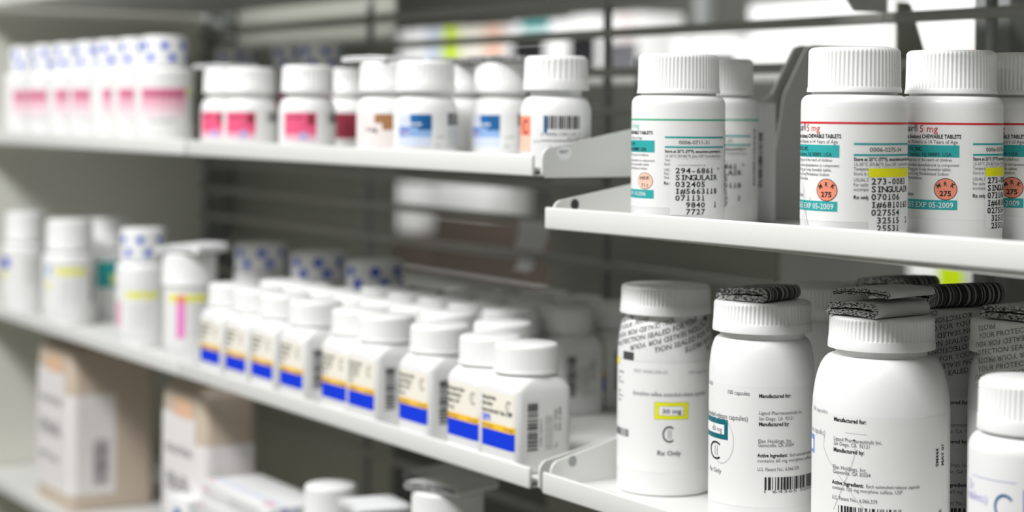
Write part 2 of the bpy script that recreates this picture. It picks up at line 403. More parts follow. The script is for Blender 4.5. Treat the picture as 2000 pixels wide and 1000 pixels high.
# ---------------------------------------------------------------- upper right shelf: striped tablet bottles
def mono_lines(s, lines, u, z0, dz, e=0.34):
    for i, l in enumerate(lines):
        zb = z0 - dz * i
        s.text(l, u, zb, 2.45, 'i_black', 1, mono=2.5, e=e, wide=1.2)
        for k, ch in enumerate(l):          # typewriter feet on I and 1
            if ch in 'I1': s.patch(u + 2.5 * k + 0.45, u + 2.5 * k + 2.05, zb, zb + 0.36, 'i_black', e + 0.04)
            if ch == 'I': s.patch(u + 2.5 * k + 0.45, u + 2.5 * k + 2.05, zb + 2.09, zb + 2.45, 'i_black', e + 0.04)
def label_green(s):
    B = 47.85                               # base below the eye line; heights below are written as distance from the eye line
    s.patch(-69, 69, 4, 52, 'paper', 0.07)
    s.patch(-40, 66, B - 2.6, B - 1.8, 'i_green', 0.14)
    s.text('Singular 4 mg'.replace('Singular', 'Singulair'), 0, B - 6.3, 2.5, 'i_paleg', 0, right=-21.6)
    s.text('(montelukast sodium) CHEWABLE TABLETS', 0, B - 9.2, 1.5, 'i_black', 1, right=-12.6)
    s.text('Pediatric Patients 2 to 5 Years of Age', 0, B - 11.6, 1.3, 'i_grey', 0, right=-19.2)
    s.patch(-52, -11.5, B - 17.8, B - 12.1, 'i_teal', 0.14)
    s.text('MERCK & CO., INC.', 0, B - 14.4, 1.3, 'i_black', 1, right=-25)
    s.text('Whitehouse Station, NJ 08889, USA', 0, B - 17.1, 1.5, 'i_black', 1, right=-16.3)
    for zz, t, r in ((-19.6, 'Keep this and all drugs out of the reach of children', -14.8), (-22.2, 'Phenylketonurics: contains phenylalanine (a component', -11.4),
                     (-24.1, 'of aspartame) 0.674 mg per 4-mg chewable tablet', -14.6), (-26.0, 'Each tablet contains 4.2 mg Montelukast Sodium', -15.6)):
        s.text(t, 0, B + zz, 1.15, 'i_grey', 0, right=r)
    s.disc(-17.3, B - 31.4, 5.0, 4.0, 'i_black', 0.14); s.disc(-17.3, B - 31.4, 4.75, 3.78, 'i_salmon', 0.2)
    s.text('MRK', -20.6, B - 31.1, 1.7, 'i_black', 0, u1=-14.0, e=0.26, ang=4); s.text('711', -19.6, B - 34.3, 1.7, 'i_black', 0, u1=-14.6, e=0.26)
    s.patch(-52, -11.8, B - 39.7, B - 35.6, 'i_teal', 0.14); s.text('LOT 2231 EXP 10-2006', 0, B - 38.5, 1.9, 'i_white', 0, right=-16.5, e=0.22)
    for zz in (-10.9, -15.5): s.patch(-6.3, 28, B + zz, B + zz + 0.85, 'i_teal', 0.14)
    s.text('0006-0711-31', 0.3, B - 13.7, 1.75, 'i_black', 0, u1=16.3)
    s.text('Store at 25\u00b0C (77\u00b0F), excursions permitted to', -6.3, B - 17.7, 1.3, 'i_black', 1, u1=24.5)
    s.text('15-30\u00b0C (59-86\u00b0F) [see USP Controlled Room', -6.3, B - 19.9, 1.25, 'i_grey', 0, u1=25)
    s.text('Temperature]. Protect from moisture and light.', -6.3, B - 21.8, 1.2, 'i_grey', 0, u1=25)
    for zz, t in ((-23.7, 'Store in original'), (-26.4, 'USUAL DOSAGE'), (-28.2, 'For asthma'), (-30.0, 'See accompanying')): s.text(t, -6.6, B + zz, 1.2, 'i_grey', 0)
    s.text('Rx only', -6.6, B - 32.8, 1.35, 'i_black', 1)
    s.patch(-3.6, 25.6, B - 47.2, B - 20.9, 'paper2', 0.27)
    s.text('contains', 0, B - 24.0, 1.0, 'i_faint', 0, u1=14, e=0.34)
    mono_lines(s, ['294-6861 *', 'SINGULAIR', '032405', 'I#5663118', '071131', '  9840  1', '  7727'], -1.3, B - 27.4, 3.23)
    s.barcode(30.6, 32.6, B - 36, B - 7, 5, True, 'i_black', 0.2)
    for zz in (-14, -22, -30): s.text('Each chewable tablet contains', 40, B + zz, 1.2, 'i_grey')
def label_red(third='070106', fifth='027554', pen=True):
    def f(s):
        B = 47.85
        s.patch(-69, 69, 4, 52, 'paper', 0.07)
        s.patch(-69, 69, B - 3.1, B - 2.2, 'i_red', 0.14)
        s.text('Singulair\u00ae', 0, B - 6.1, 2.9, 'i_black', 0, right=-24.2, wide=0.8); s.text('5 mg', -23.6, B - 6.3, 2.9, 'i_red', 0, u1=-15.0)
        s.text('(Montelukast Sodium)', 0, B - 9.0, 1.5, 'i_black', 1, right=-22.8, wide=0.85); s.text('CHEWABLE TABLETS', -22.3, B - 9.0, 1.6, 'i_black', 1, u1=-5.2)
        s.text('Pediatric Patients 6-14 Years of Age', 0, B - 11.3, 1.6, 'i_grey', 0, right=-6.6, wide=0.84)
        s.patch(-60, -5.9, B - 17.1, B - 11.9, 'i_teal', 0.14)
        s.text('MERCK & CO., INC.', 0, B - 14.3, 1.5, 'i_black', 1, right=-22.0, wide=0.85)
        s.text('Whitehouse Station, NJ 08889, USA', 0, B - 16.7, 1.6, 'i_black', 0, right=-9.2, wide=0.9)
        for zz, t, r in ((-18.9, 'Keep this and all drugs out of the reach of children', -8.9), (-21.1, 'Phenylketonurics: contains phenylalanine (a component', -5.9),
                         (-23.0, 'of aspartame) 0.842 mg per 5-mg chewable tablet.', -9.2), (-24.9, 'Each tablet contains 5.2 mg Montelukast Sodium', -10.2), (-26.8, 'equivalent to 5 mg Montelukast.', -22)):
            s.text(t, 0, B + zz, 1.3, 'i_grey', 0, right=r, wide=0.85)
        s.disc(-11.6, B - 30.8, 5.0, 4.75, 'i_black', 0.14); s.disc(-11.6, B - 30.8, 4.7, 4.45, 'i_orange', 0.2)
        for c, du, dz, an in (('M', -3.3, 0.3, 28), ('R', -0.75, 1.5, 0), ('K', 1.9, 1.25, -28)): s.text(c, -11.6 + du, B - 30.8 + dz, 1.75, 'i_black', 1, e=0.26, ang=an, wide=0.9)
        s.text('275', -14.1, B - 33.7, 2.1, 'i_black', 1, u1=-9.1, e=0.26)
        s.text('30 tablets', 0, B - 34.0, 1.6, 'i_grey', 0, right=-26.5)
        s.patch(-60, -6.6, B - 39.7, B - 35.5, 'i_teal', 0.14)
        s.text('LOT 6655 EXP 05-2009', 0, B - 38.8, 2.3, 'i_white', 0, right=-8.2, e=0.22, wide=0.95)
        for zz in (-11.7, -16.3): s.patch(0, 34, B + zz, B + zz + 0.8, 'i_teal', 0.14)
        s.text('0006-0275-54', 6.5, B - 14.5, 1.75, 'i_black', 0, u1=23.6)
        s.text('Store at 25\u00b0C (77\u00b0F), excursions permitted to', 0, B - 18.3, 1.35, 'i_black', 1, u1=33)
        s.text('15-30\u00b0C (59-86\u00b0F) [see USP Controlled Room', 0, B - 20.4, 1.35, 'i_grey', 0, u1=33)
        for zz, t in ((-22.3, 'Temperature]. Protect'), (-24.3, 'Store in original'), (-26.9, 'USUAL DOSAGE'), (-28.9, 'For asthma in'), (-30.8, 'accompanying')): s.text(t, 0, B + zz, 1.35, 'i_grey', 0, wide=0.85)
        s.text('Rx only', 0, B - 34.2, 1.45, 'i_black', 1)
        s.patch(6.2, 36, B - 47.3, B - 21.2, 'paper2', 0.27)
        s.patch(6.2, 36, B - 25.1, B - 21.4, 'i_yellow', 0.34)
        mono_lines(s, ['273-0083', 'SINGULAIR', third, 'I#6810165', fifth, ' 32515  2', ' 25531'], 7.2, B - 28.1, 3.25)
        for st in ([(-27, B - 28), (-24, B - 47)], [(-25.5, B - 30), (-22.5, B - 46)], [(-20, B - 34), (-28, B - 44)], [(-26.5, B - 36), (-21, B - 47)])[:4 if pen else 0]: s.stroke(st, 0.13, 'i_grey')
        s.barcode(42, 44, B - 36, B - 7, 6, True, 'i_black', 0.2)
    return f
STD = dict(R=22.5, h_sh=53.2, Rn=18, h_nk=57.2, rc=19.7, c0=58.2, c1=77.2, ridges=66, depth=0.5, band=2.2, chamfer=1.6, drop=9.3)
def striped(label, x, y, lab, turn=0.0, cls='striped-label tablet bottles on the upper right shelf'):
    return round_bottle(label, 'pill bottle', (x, y, ZC + 0.05), face(x, y) + turn, lab=lab, group=None, **STD)
g0 = striped('white bottle with thin green stripe and orange 711 oval at the shelf end', -735.6, 552, label_green)
r0 = striped('white bottle with red stripe and yellow tape strip, nearest the shelf lip', -610.9, 552, label_red())
striped('red striped bottle right behind the front red striped one', -607, 605, label_red('073106', '027554', False), 0.43)
striped('red striped bottle cut by the right photo edge', -607, 652, label_red('073106', '027554', False), 0.26)
dup(g0, (-788.5, 616, ZC - 2.25), face(-788.5, 616) - 0.31, 'shaded green striped bottle half hidden behind the front green striped one')
t = thing('medicine_carton', 'plain narrow white carton with upright bar code behind the green striped bottles', 'carton', (-798, 657, ZC - 9.25), face(-798, 657))
mb = MB(); mb.box(-6, 6, -8, 8, 0, 64, 0, 0.5); mb.build('carton_body', ['carton'], t)
s = Skin(lambda u, z, e: (u, -8 - e, z)); s.barcode(-4.5, -1, 19, 48, 9, True, 'i_black'); s.build('printing', t)
# ---------------------------------------------------------------- lower right shelf: tall capsule bottles
def ruler(cx, half, hor, sf, R):
    """label ruler: distances measured on the photo of this bottle turned into mm on its own skin (u from its front line, z above its base)."""
    return (lambda x: R * math.asin(max(-0.995, min(0.995, (x - cx) / half)))), (lambda y: (hor - y) / sf - ZB)
def cii(s, u, z, ru, rz):
    s.arc(u, z, ru, rz, 0.2, 50, 310, 'i_black', 0.2)
    for d in (-0.12, 0.22): s.patch(u + ru * (d + 0.02) - 0.15, u + ru * (d + 0.02) + 0.15, z - rz * 0.55, z + rz * 0.55, 'i_grey', 0.2)
def label_30(s):
    U, Z = ruler(1298, 92.5, 224.7, 3.92, 24.2)
    s.patch(-70, 70, 5, Z(705), 'paper', 0.07)
    s.patch(U(1218), U(1238), Z(708), Z(692), 'i_black', 0.2); s.patch(U(1203), U(1211), Z(720), Z(706), 'i_yellow', 0.2)
    s.text('NDC 64365-505-03', U(1238), Z(730), 1.7, 'i_faint', 0, u1=U(1303)); s.text('100 capsules', U(1341), Z(731), 1.7, 'i_faint', 0, u1=U(1378))
    s.text('(morphine sulfate extended-release capsules)', U(1237), Z(774), 2.0, 'i_faint', 1, u1=U(1375))
    s.patch(U(1278.5), U(1342.5), Z(819), Z(785.5), 'i_black', 0.12); s.patch(U(1279), U(1342), Z(818.5), Z(786), 'i_yellow', 0.16)
    s.patch(U(1286), U(1334), Z(811.5), Z(793), 'i_black', 0.22); s.patch(U(1286.6), U(1333.4), Z(811), Z(793.5), 'i_white', 0.28); s.text('30 mg', U(1293), Z(807), 2.1, 'i_grey', 1, u1=U(1329), e=0.36)
    cii(s, U(1307), Z(848), 3.4, 4.1)
    s.text('Rx Only', U(1284), Z(889), 2.2, 'i_grey', 1, u1=U(1329))
    for k, y in enumerate((736, 748, 756, 775, 783, 792)): s.text(('capsules', 'each', 'store at', 'USP', 'keep in', 'dose')[k], U(1209), Z(y), 1.4, 'i_grey', 0)
    s.barcode(U(1206), U(1229), Z(860), Z(845), 3, False, 'i_grey')
def maker(s, U, Z, x0, rows, mg, ends, big=1.0):
    y = rows
    s.text('Manufactured for:', U(x0), Z(y[0]), 1.7 * big, 'i_black', 1, u1=U(ends[0])); s.text('Ligand Pharmaceuticals Inc.', U(x0), Z(y[1]), 1.6 * big, 'i_grey', 0, u1=U(ends[1]))
    s.text('San Diego, CA  92121', U(x0), Z(y[2]), 1.6 * big, 'i_grey', 0, u1=U(ends[2])); s.text('Manufactured by:', U(x0), Z(y[3]), 1.7 * big, 'i_black', 1, u1=U(ends[3]))
    s.text('Elan Holdings, Inc.', U(x0 - 1), Z(y[4]), 1.7 * big, 'i_grey', 0, u1=U(ends[4])); s.text('Gainesville, GA 30504', U(x0 - 1), Z(y[5]), 1.6 * big, 'i_grey', 0, u1=U(ends[5]))
    s.text('Active Ingredient:', U(x0 - 2), Z(y[6]), 1.6 * big, 'i_black', 1, u1=U(ends[6])); s.text('Each extended-release capsule', U(ends[6]) + 1, Z(y[6]), 1.5 * big, 'i_grey', 0, u1=U(ends[7]))
    s.text('contains %s mg morphine sulfate, USP' % mg, U(x0 - 2), Z(y[7]), 1.5 * big, 'i_grey', 0, u1=U(ends[8])); s.text('U.S. Patent No.: 6,066,339', U(x0 - 2), Z(y[8]), 1.6 * big, 'i_grey', 0, u1=U(ends[9]))
def label_60(s):
    U, Z = ruler(1488, 102, 226.4, 4.27, 24.6)
    s.patch(-72, 72, 4, Z(756), 'paper', 0.07)
    s.text('100 capsules', U(1423), Z(774), 1.9, 'i_grey', 0, u1=U(1466)); s.text('505-03', 0, Z(764), 1.9, 'i_grey', 0, right=U(1395))
    s.text('(morphine sulfate extended-release capsules)', 0, Z(824), 2.3, 'i_grey', 0, right=U(1463), wide=0.8)
    a, b = U(1388), U(1425)
    s.patch(a - 8, b, Z(866), Z(826), 'i_dteal', 0.14); s.patch(a - 5, U(1418), Z(856), Z(837), 'i_white', 0.2); s.text('60 mg', 0, Z(852), 2.4, 'i_grey', 0, right=U(1414), e=0.28, wide=0.9)
    cii(s, U(1401) + 0.4, Z(890), 5.5, 4.2); s.text('Rx Only', 0, Z(934), 2.2, 'i_grey', 0, right=U(1413))
    maker(s, U, Z, 1483, (777, 810, 821, 832, 865, 873, 893, 903, 920), '60', (1543, 1565, 1549, 1540, 1546, 1549, 1538, 1588.5, 1588, 1559))
    s.barcode(U(1495), U(1588), Z(957), Z(932), 12, False, 'i_black'); s.patch(U(1495), U(1496.5), Z(963), Z(932), 'i_black', 0.2)
    s.text('64365 50603', U(1509), Z(963), 1.3, 'i_grey', 0, u1=U(1587))
    pts = []
    for i in range(26):
        a = math.radians(150 - 270 * i / 25); pts.append((U(1412) + 7.5 * math.cos(a), Z(868) + 10.5 * math.sin(a)))
    s.stroke(pts, 0.16, 'i_faint')
def label_120(s):
    U, Z = ruler(1721, 133, 228.5, 4.62, 29.7)
    s.patch(-90, U(1841), 4, Z(815), 'paper', 0.07)
    s.text('100 capsules', 0, Z(818), 1.9, 'i_faint', 0, right=U(1621)); s.text('(morphine sulfate extended-release capsules)', 0, Z(862), 2.4, 'i_faint', 0, right=U(1617), wide=0.8)
    a = U(1595); s.patch(a - 9, a, Z(905), Z(868), 'i_periw', 0.14); s.patch(a - 6, a - 1.2, Z(898), Z(878), 'i_white', 0.2)
    maker(s, U, Z, 1633, (829, 867, 876, 889, 923, 932, 953, 963, 983), '120', (1694, 1724, 1702, 1691, 1696, 1703, 1690, 1794, 1762, 1716), 1.0)
    s.text('_'.replace('_', '-') * 22, U(1655), Z(851), 1.2, 'i_faint', 0, u1=U(1695))
    s.barcode(U(1643), U(1760), 4.5, Z(993), 21, False, 'i_black')
    for st in ([(U(1615), Z(862)), (U(1614), Z(885)), (U(1622), Z(905)), (U(1640), Z(930)), (U(1660), Z(957)), (U(1680), Z(982)), (U(1700), Z(1004))],
               [(U(1672), Z(862)), (U(1674), Z(880)), (U(1672), Z(895)), (U(1665), Z(920)), (U(1650), Z(960)), (U(1634), Z(1004))]): s.stroke(st, 0.17, 'i_faint')
    s.disc(U(1672), Z(862), 0.4, 0.4, 'i_black', 0.3)
    s.text('5M444', U(1829), Z(915), 1.9, 'i_black', 1, vert=True); s.text('MAY 07', U(1839), Z(915), 1.9, 'i_black', 1, vert=True)
    s.text('LOT NO', U(1808), 3.5, 1.7, 'i_grey', 1, vert=True); s.text('EXP. DATE:', U(1835), 3.5, 1.8, 'i_grey', 1, vert=True)
def tall(label, x, y, R, h_sh, lab, turn=0.0, capband=4.4):
    return round_bottle(label, 'pill bottle', (x, y, ZB + 0.05), face(x, y) + turn, R, h_sh, 19.8, 79.8, 22.9, 82.8, 96.8, 72, 0.55, capband, 1.2, lab)
m1 = tall('white capsule bottle with yellow 30 mg box and printed shrink band round its shoulder', -779.5, 578, 24.2, 60, label_30)
m2 = tall('white capsule bottle with dark teal 60 mg box, between its two lookalikes', -694, 571, 24.6, 61, label_60)
m3 = tall('widest white capsule bottle, scribbled pen lines on its label', -617.4, 575, 29.7, 54, label_120)

def shrink_text(s, u0, u1, z0, z1, ang, k, h=1.9, lead=3.0, start=0):
    """rows of the seal wording that climb round the band, every second row upside down"""
    wa, wb = 'SEALED FOR YOUR PROTECTION ', 'SEALED FOR YOUR PROTECTION '
    sz = h / CAPH; sl = math.tan(math.radians(ang))
    row = -int((u1 - u0) * abs(sl) / lead) - 2; n = 0
    while z0 + row * lead < z1 + lead:
        u, i = u0 + (row % 4) * 7 - 30, 0; flip = n % 2
        word = wa if not flip else wb[::-1]
        while u < u1:
            c = word[i % len(word)]; vs_, fs, w = GL[0, c]; w2 = w * sz
            zb = z0 + row * lead + (u - u0) * sl
            if fs and u > u0 and u + w2 < u1 and zb > z0 and zb + h < z1:
                pts = []
                for px, py in vs_:
                    lx, ly = px * sz, py * sz
                    if flip: lx, ly = w2 - lx, h - ly
                    pts.append(s.pos(u + lx, zb + ly + lx * sl, 0.12))
                s.mb.add(pts, fs, s.mi(k))
            u += w2; i += 1
        row += 1; n += 1
# shrink band on the first bottle (follows shoulder and neck)
pr = body_profile(24.2, 60, 19.8, 79.8, 82.4); pr = [(r + 0.3, z) for r, z in pr if z >= 60]; pr = [(24.5, 59.5)] + pr
mb = MB(); mb.lathe(pr, 96, 0, False, False); band = mb.build('shrink_band', ['film'], m1); band.location.z = 7 * MM
s = Skin(lathe_pos(pr)); shrink_text(s, -36, 36, 64.6, 82, 15, 'i_black', 2.5, 4.0); s.build('band_printing', band)

def wrapped(label, x, y, R, lab, turn, zlow, ang, k='i_black'):
    t = tall(label, x, y, R, 59, lab, turn)
    pr = [(R + 0.4, 58), (R + 0.4, 62), (24.1, 76), (23.9, 82), (23.9, 97.2)]
    mb = MB(); mb.lathe(pr, 96, 0, False, False); b = mb.build('shrink_band', ['film'], t); b.location.z = 7 * MM
    s = Skin(lathe_pos(pr)); shrink_text(s, -36, 36, zlow + 0.5, 96.5, ang, k, 2.15, 3.5); s.build('band_printing', b)
    return t
def label_back(s):
    R = 23.6
    s.patch(-70, 70, 4, 62, 'paper', 0.07)
    for zz, t, bd in ((55, 'Manufactured for:', 1), (45, 'Ligand Pharmaceuticals Inc.', 0), (42, 'San Diego, CA  92121', 0), (37.5, 'Manufactured by:', 1), (27, 'Elan Holdings, Inc.', 0), (24, 'Gainesville, GA 30504', 0), (18, 'Active Ingredient: Each', 1), (15, 'contains 60 mg', 0), (10, 'U.S. Patent No.: 6,066,339', 0)):
        s.text(t, -9, zz, 1.7, 'i_black' if bd else 'i_grey', bd, wide=0.9)
    s.barcode(-3, 16, 3, 8.5, 33)
wrapped('dark wrapped capsule bottle just right of the widest one, further back', -633, 632, 23.6, label_back, 0.05, 67, 12)
wrapped('wrapped capsule bottle near the right photo edge with a clear strip in its wrapping', -577, 620, 23.6, label_back, 0.5, 67, 12)
dup(m2, (-742, 650, ZB + 0.05), 2.5, 'shaded capsule bottle in the gap between the two biggest capsule bottles')
dup(m2, (-690, 665, ZB + 0.05), 2.9, 'shaded capsule bottle behind the widest one, carrying a striped leaflet')
def label_n5(s):
    U, Z = ruler(2010, 120, 231.1, 5.3, 23.2)
    s.patch(-60, 60, 4, Z(955), 'paper2', 0.07); s.patch(U(1900), U(1985), Z(954), Z(952.5), 'i_lilac', 0.14)
    s.text('Zr', U(1894), Z(982), 3.5, 'i_lilac', 0); s.text('(tablets)', U(1892), Z(1002), 3.2, 'i_lilac', 0); s.arc(U(1962), Z(1004), 4.2, 5.0, 0.22, 40, 320, 'i_navy', 0.2)
    s.patch(U(1998), U(2006), Z(1040), Z(965), 'i_violet', 0.2)
round_bottle('shorter white bottle with ribbed cap and lilac print in the bottom right corner', 'pill bottle', (-512, 554, ZB + 0.05), face(-512, 554), 23.2, 56, 17.5, 62.5, 19.8, 64, 83.5, 60, 0.5, 5.5, 2.0, label_n5)

# folded leaflets
def leaflet(label, loc, rot, w, d, h, turns, taper=0.25, face_mat='leafbars', bow=0.6, tilt=0.0, flap=2.2):
    """a thin sheet folded over and over into a flat roll; x across the roll, y along its folds."""
    c = (w - h) / 2; path = []; N = 20; tot = int(N * turns); t = h / 2 / turns
    for i in range(tot + 1):
        ph = flap - 2 * math.pi * i / N
        rho = h / 2 - t * 0.35 - (h / 2 - t * 0.7) * i / tot
        cx = c if math.cos(ph) >= 0 else -c
        p = (cx + rho * math.cos(ph), h / 2 + rho * math.sin(ph))
        if path and abs(p[0] - path[-1][0]) > w * 0.3:
            q = path[-1]
            path += [(q[0] + (p[0] - q[0]) * k / 8, q[1] + (p[1] - q[1]) * k / 8, i / N) for k in range(1, 8)]
        path.append((p[0], p[1], i / N))
    path = [(x, z * (1 - taper * (0.5 - x / w)) + bow * (1 - (2 * x / w) ** 2) + 0.12 * math.sin(x * 1.1 + z), q) for x, z, q in path]
    zmin = min(p[1] for p in path) - t * 0.36
    L, R_ = [], []
    for i, (x, z, q) in enumerate(path):
        a = path[max(0, i - 1)]; b = path[min(len(path) - 1, i + 1)]
        dx, dz = b[0] - a[0], b[1] - a[1]; l = math.hypot(dx, dz) or 1; th = t * 0.36
        L.append((x - dz / l * th, z - zmin + dx / l * th)); R_.append((x + dz / l * th, z - zmin - dx / l * th))
    o = MB(); q_ = len(path); outline = L + R_[::-1]; m_ = len(outline)
    o.v = [(x, y_, z) for y_ in (-d / 2, d / 2) for x, z in outline]
    for i in range(m_):
        j = (i + 1) % m_; k = min(i, m_ - 1 - i)
        o.f.append((i, j, m_ + j, m_ + i)); o.m.append(0 if path[k][2] < 1.15 else 1); o.sm.append(True)
    for off in (0, m_):
        for i in range(q_ - 1):
            o.f.append((off + i, off + i + 1, off + m_ - 2 - i, off + m_ - 1 - i)); o.m.append(1); o.sm.append(False)
    ob = o.build('folded_leaflet', [face_mat, face_mat if face_mat == 'leafwhite' else 'leafedge'], None, loc, rot, sharp=50)
    ob.rotation_euler = (tilt, 0, rot)
    return tag(ob, label, 'leaflet')
ZT = ZB + 96.9
leaflet('printed leaflet folded flat on the teal boxed capsule bottle cap', (-696, 570, ZT + 0.1), face(-694, 571) - 0.55, 29, 30, 7.6, 4, 0.3)
leaflet('thick lower leaflet lying on the widest capsule bottle cap', (-618, 573, ZT + 0.1), face(-617, 575) - 0.68, 30, 35, 7.0, 4, 0.2, 'leafplain', 1.2)
leaflet('thin upper leaflet of the pair on the widest capsule bottle cap', (-617.5, 576, ZT + 8.6), face(-617, 575) - 0.62, 31, 33, 3.6, 2.5, 0.3, 'leafplain', 1.0)
leaflet('bar striped leaflet on the dark wrapped bottle beside the widest one', (-634, 632, ZT + 0.5), face(-633, 632) - 0.85, 30, 40, 11.5, 4.5, 0.3)
leaflet('speckled leaflet on the wrapped bottle near the right photo edge', (-575, 619, ZT + 0.5), face(-577, 620) - 0.6, 28, 30, 7.0, 4, 0.2, 'leafplain')
leaflet('shadowy leaflet on the capsule bottle hidden behind the widest one', (-700, 662, ZT + 0.1), face(-690, 665) - 0.6, 32, 28, 8.5, 4, 0.3)

# ---------------------------------------------------------------- middle left shelf: square bottles with blue and yellow labels
SQ, SR = 18.6, 5.5
def sq_ring(a, r, z, seg=15):
    fl = a - r; out = []
    for k in range(4):
        ca, sa = math.cos(k * math.pi / 2), math.sin(k * math.pi / 2)
        for i in range(seg):
            g = math.pi / 2 * i / (seg - 1) - math.pi / 2
            x, y = fl + r * math.cos(g), -fl - r * math.sin(g) * -1 if False else -fl + r * math.sin(g)
            out.append((x * ca - y * sa, x * sa + y * ca, z))
    return out
def square_label(s, first=False):
    s.patch(-17.3, 17.3, 5.2, 34.5, 'cream', 0.07)
    s.patch(-17.3, 17.3, 14.4, 17.9, 'i_gold', 0.14); s.patch(-17.0, 17.0, 5.3, 14.4, 'i_blue', 0.14)
    for zz, t, w in (((30.4, 'Glycopyrrolate', 15), (27.0, 'Hydrochlor', 12), (23.4, 'Hydrochloride Tabs, USP', 31), (19.6, '25 mg', 0)) if first else ((30.4, 'Glycopyrrolate', 19), (27.0, 'Hydrochloride', 15.5), (23.6, 'Tablets, USP', 13.5), (20.0, '25 mg', 7.5))):
        if w: s.text(t, -15.5, zz, 2.0, 'i_black', 1, u1=-15.5 + w)
    if first: s.patch(-15.8, -6, 18.7, 22.0, 'i_blue', 0.14); s.text('50 mg', -15, 19.4, 1.9, 'i_white', 1, u1=-7, e=0.22)
    s.arc(12.5, 28, 3.0, 3.4, 0.22, 45, 315, 'i_grey', 0.2); s.patch(12.2, 12.7, 26.4, 29.6, 'i_grey', 0.2)
    s.text('100 tablets', -15.5, 15.4, 1.5, 'i_brown', 1, u1=-3); s.text('Rx only', 8, 15.4, 1.6, 'i_brown', 1, u1=16)
    s.patch(21, 47, 5, 33, 'paper', 0.07)
    s.barcode(24.0, 30.5, 5.5, 30.5, 41, True, 'i_black'); s.text('3 0781-1234-01 5', 33.2, 7, 1.4, 'i_black', 0, vert=True)
    for k in range(4): s.text('Keep out of the reach of children', 36 + k * 1.3, 5.5, 0.9, 'i_grey', 0, vert=True)
    s.text('LOT 142381', 42.6, 15, 1.6, 'i_black', 0, vert=True); s.text('EXP 10 2008', 45.2, 15, 1.6, 'i_black', 0, vert=True); s.text('Rx', 43, 6, 1.7, 'i_grey', 0, vert=True)
def square_bottle(label, x, y, rot=0.0, group=None, first=False):
    t = thing('square_pill_bottle', label, 'pill bottle', (x, y, ZB - 6.95), rot, group)
    mb = MB(); rings = [sq_ring(SQ - 2, SR - 1, -6.95), sq_ring(SQ - 0.5, SR, -6.3), sq_ring(SQ, SR, -4.8), sq_ring(SQ, SR, 36)]
    for i in range(1, 9):
        a = math.pi / 2 * i / 8; A = 16.0 + (SQ - 16.0) * math.cos(a); rings.append(sq_ring(A, SR + (A - SR) * (i / 8) ** 1.6, 36 + 8 * math.sin(a) * (0.6 + 0.4 * i / 8)))
    rings += [sq_ring(15.6, 15.59, 44.2), sq_ring(15.6, 15.59, 47)]
    mb.rings(rings); mb.build('bottle_body', ['plastic'], t).location.z = 7 * MM
    cap_mesh(17.6, 44.9, 60.3, 64, 0.18, 2.0, 1.5).build('cap', ['cap'], t, sharp=60).location.z = 7 * MM
    s = Skin(square_pos(SQ, SR)); square_label(s, first); s.build('label', t).location.z = 7 * MM
    return t
GSQ = 'square bottles with cream, yellow and blue labels'
fronts = [(-860.8, 'square blue and yellow labelled bottle at the near shelf end, bar code in full view'), (-898.5, 'second square blue and yellow labelled bottle from the near shelf end'),
          (-958, 'third square blue and yellow labelled bottle from the near end, alone between two gaps'), (-1019.5, 'fourth square blue and yellow labelled bottle, left of the gap'),
          (-1057, 'fifth square blue and yellow labelled bottle, touching the fourth'), (-1118, 'sixth square blue and yellow labelled bottle, bar code facing the gap'),
          (-1166, 'seventh square blue and yellow labelled bottle counted from the near end'), (-1207.5, 'eighth square blue and yellow labelled bottle, next to the far end of its row'),
          (-1253, 'farthest square blue and yellow labelled bottle, beside the pink stickered one')]
yo = [0, 0.5, 2, 0, 0.5, 0, 1, 0, 0.5]
square_bottle(fronts[0][1], fronts[0][0], 545.6, first=True)
sq0 = square_bottle(fronts[1][1], fronts[1][0], 546)
for (x, lb), dy in zip(fronts[2:], yo[2:]): dup(sq0, (x, 545.6 + dy, ZB + 0.05), 0, lb)
backs = []
rnd = random.Random(4)
for r, (yy, xs) in enumerate(((588, (-953, -1017, -1057, -1098, -1139, -1180, -1221, -1259)), (629.5, (-1014, -1056, -1097, -1138, -1179)), (671, (-1011, -1052, -1093, -1134)), (712.5, (-1019, -1060, -1101)))):
    for i, x in enumerate(xs):
        rowname = ('second', 'third', 'fourth', 'rearmost')[r]
        lb = 'white capped square bottle in the %s row, %s from the near end' % (rowname, ('first', 'second', 'third', 'fourth', 'fifth', 'sixth', 'seventh', 'eighth')[i])
        dup(sq0, (x, yy + rnd.uniform(-0.6, 0.6), ZB + 0.05), 0.0, lb, 'square bottles behind the front row')

# ---------------------------------------------------------------- middle left shelf: round bottles at the far end
def left_round(label, x, y, R, top, lab, capr=None, zbase=ZB, turn=0.0, ridges=48, capband=3.0):
    capr = capr or R * 0.86
    return round_bottle(label, 'pill bottle', (x, y, zbase + 0.05), face(x, y) + turn, R, top * 0.60, R * 0.72, top * 0.66, capr, top * 0.68, top, ridges, 0.4, capband, 1.6, lab)
def lab_a(s):
    s.patch(-40, 40, 6, 52, 'paper', 0.07); s.patch(-26, -15, 34, 44, 'i_dotblue', 0.14); s.patch(-26, -17, 26, 31, 'i_tape', 0.14)
    for k in range(6): s.text('SYRUP 010203', 0, 20 + k * 4, 1.8, 'i_faint', 0)
def lab_b(s):
    s.patch(-60, 60, 6, 52, 'paper', 0.07); s.patch(-12, 15, 38, 44, 'i_tape', 0.2)
    s.patch(-12, 15, 8, 38, 'paper2', 0.14)
    for k in range(6): s.text('273-4411 TABS', -9, 12 + k * 4, 2.0, 'i_faint', 0)
    s.patch(-23, -18, 38, 46, 'i_sky', 0.14); s.patch(-23, -18, 26, 32, 'i_tape', 0.14); s.barcode(20, 25, 14, 40, 3, True, 'i_grey')
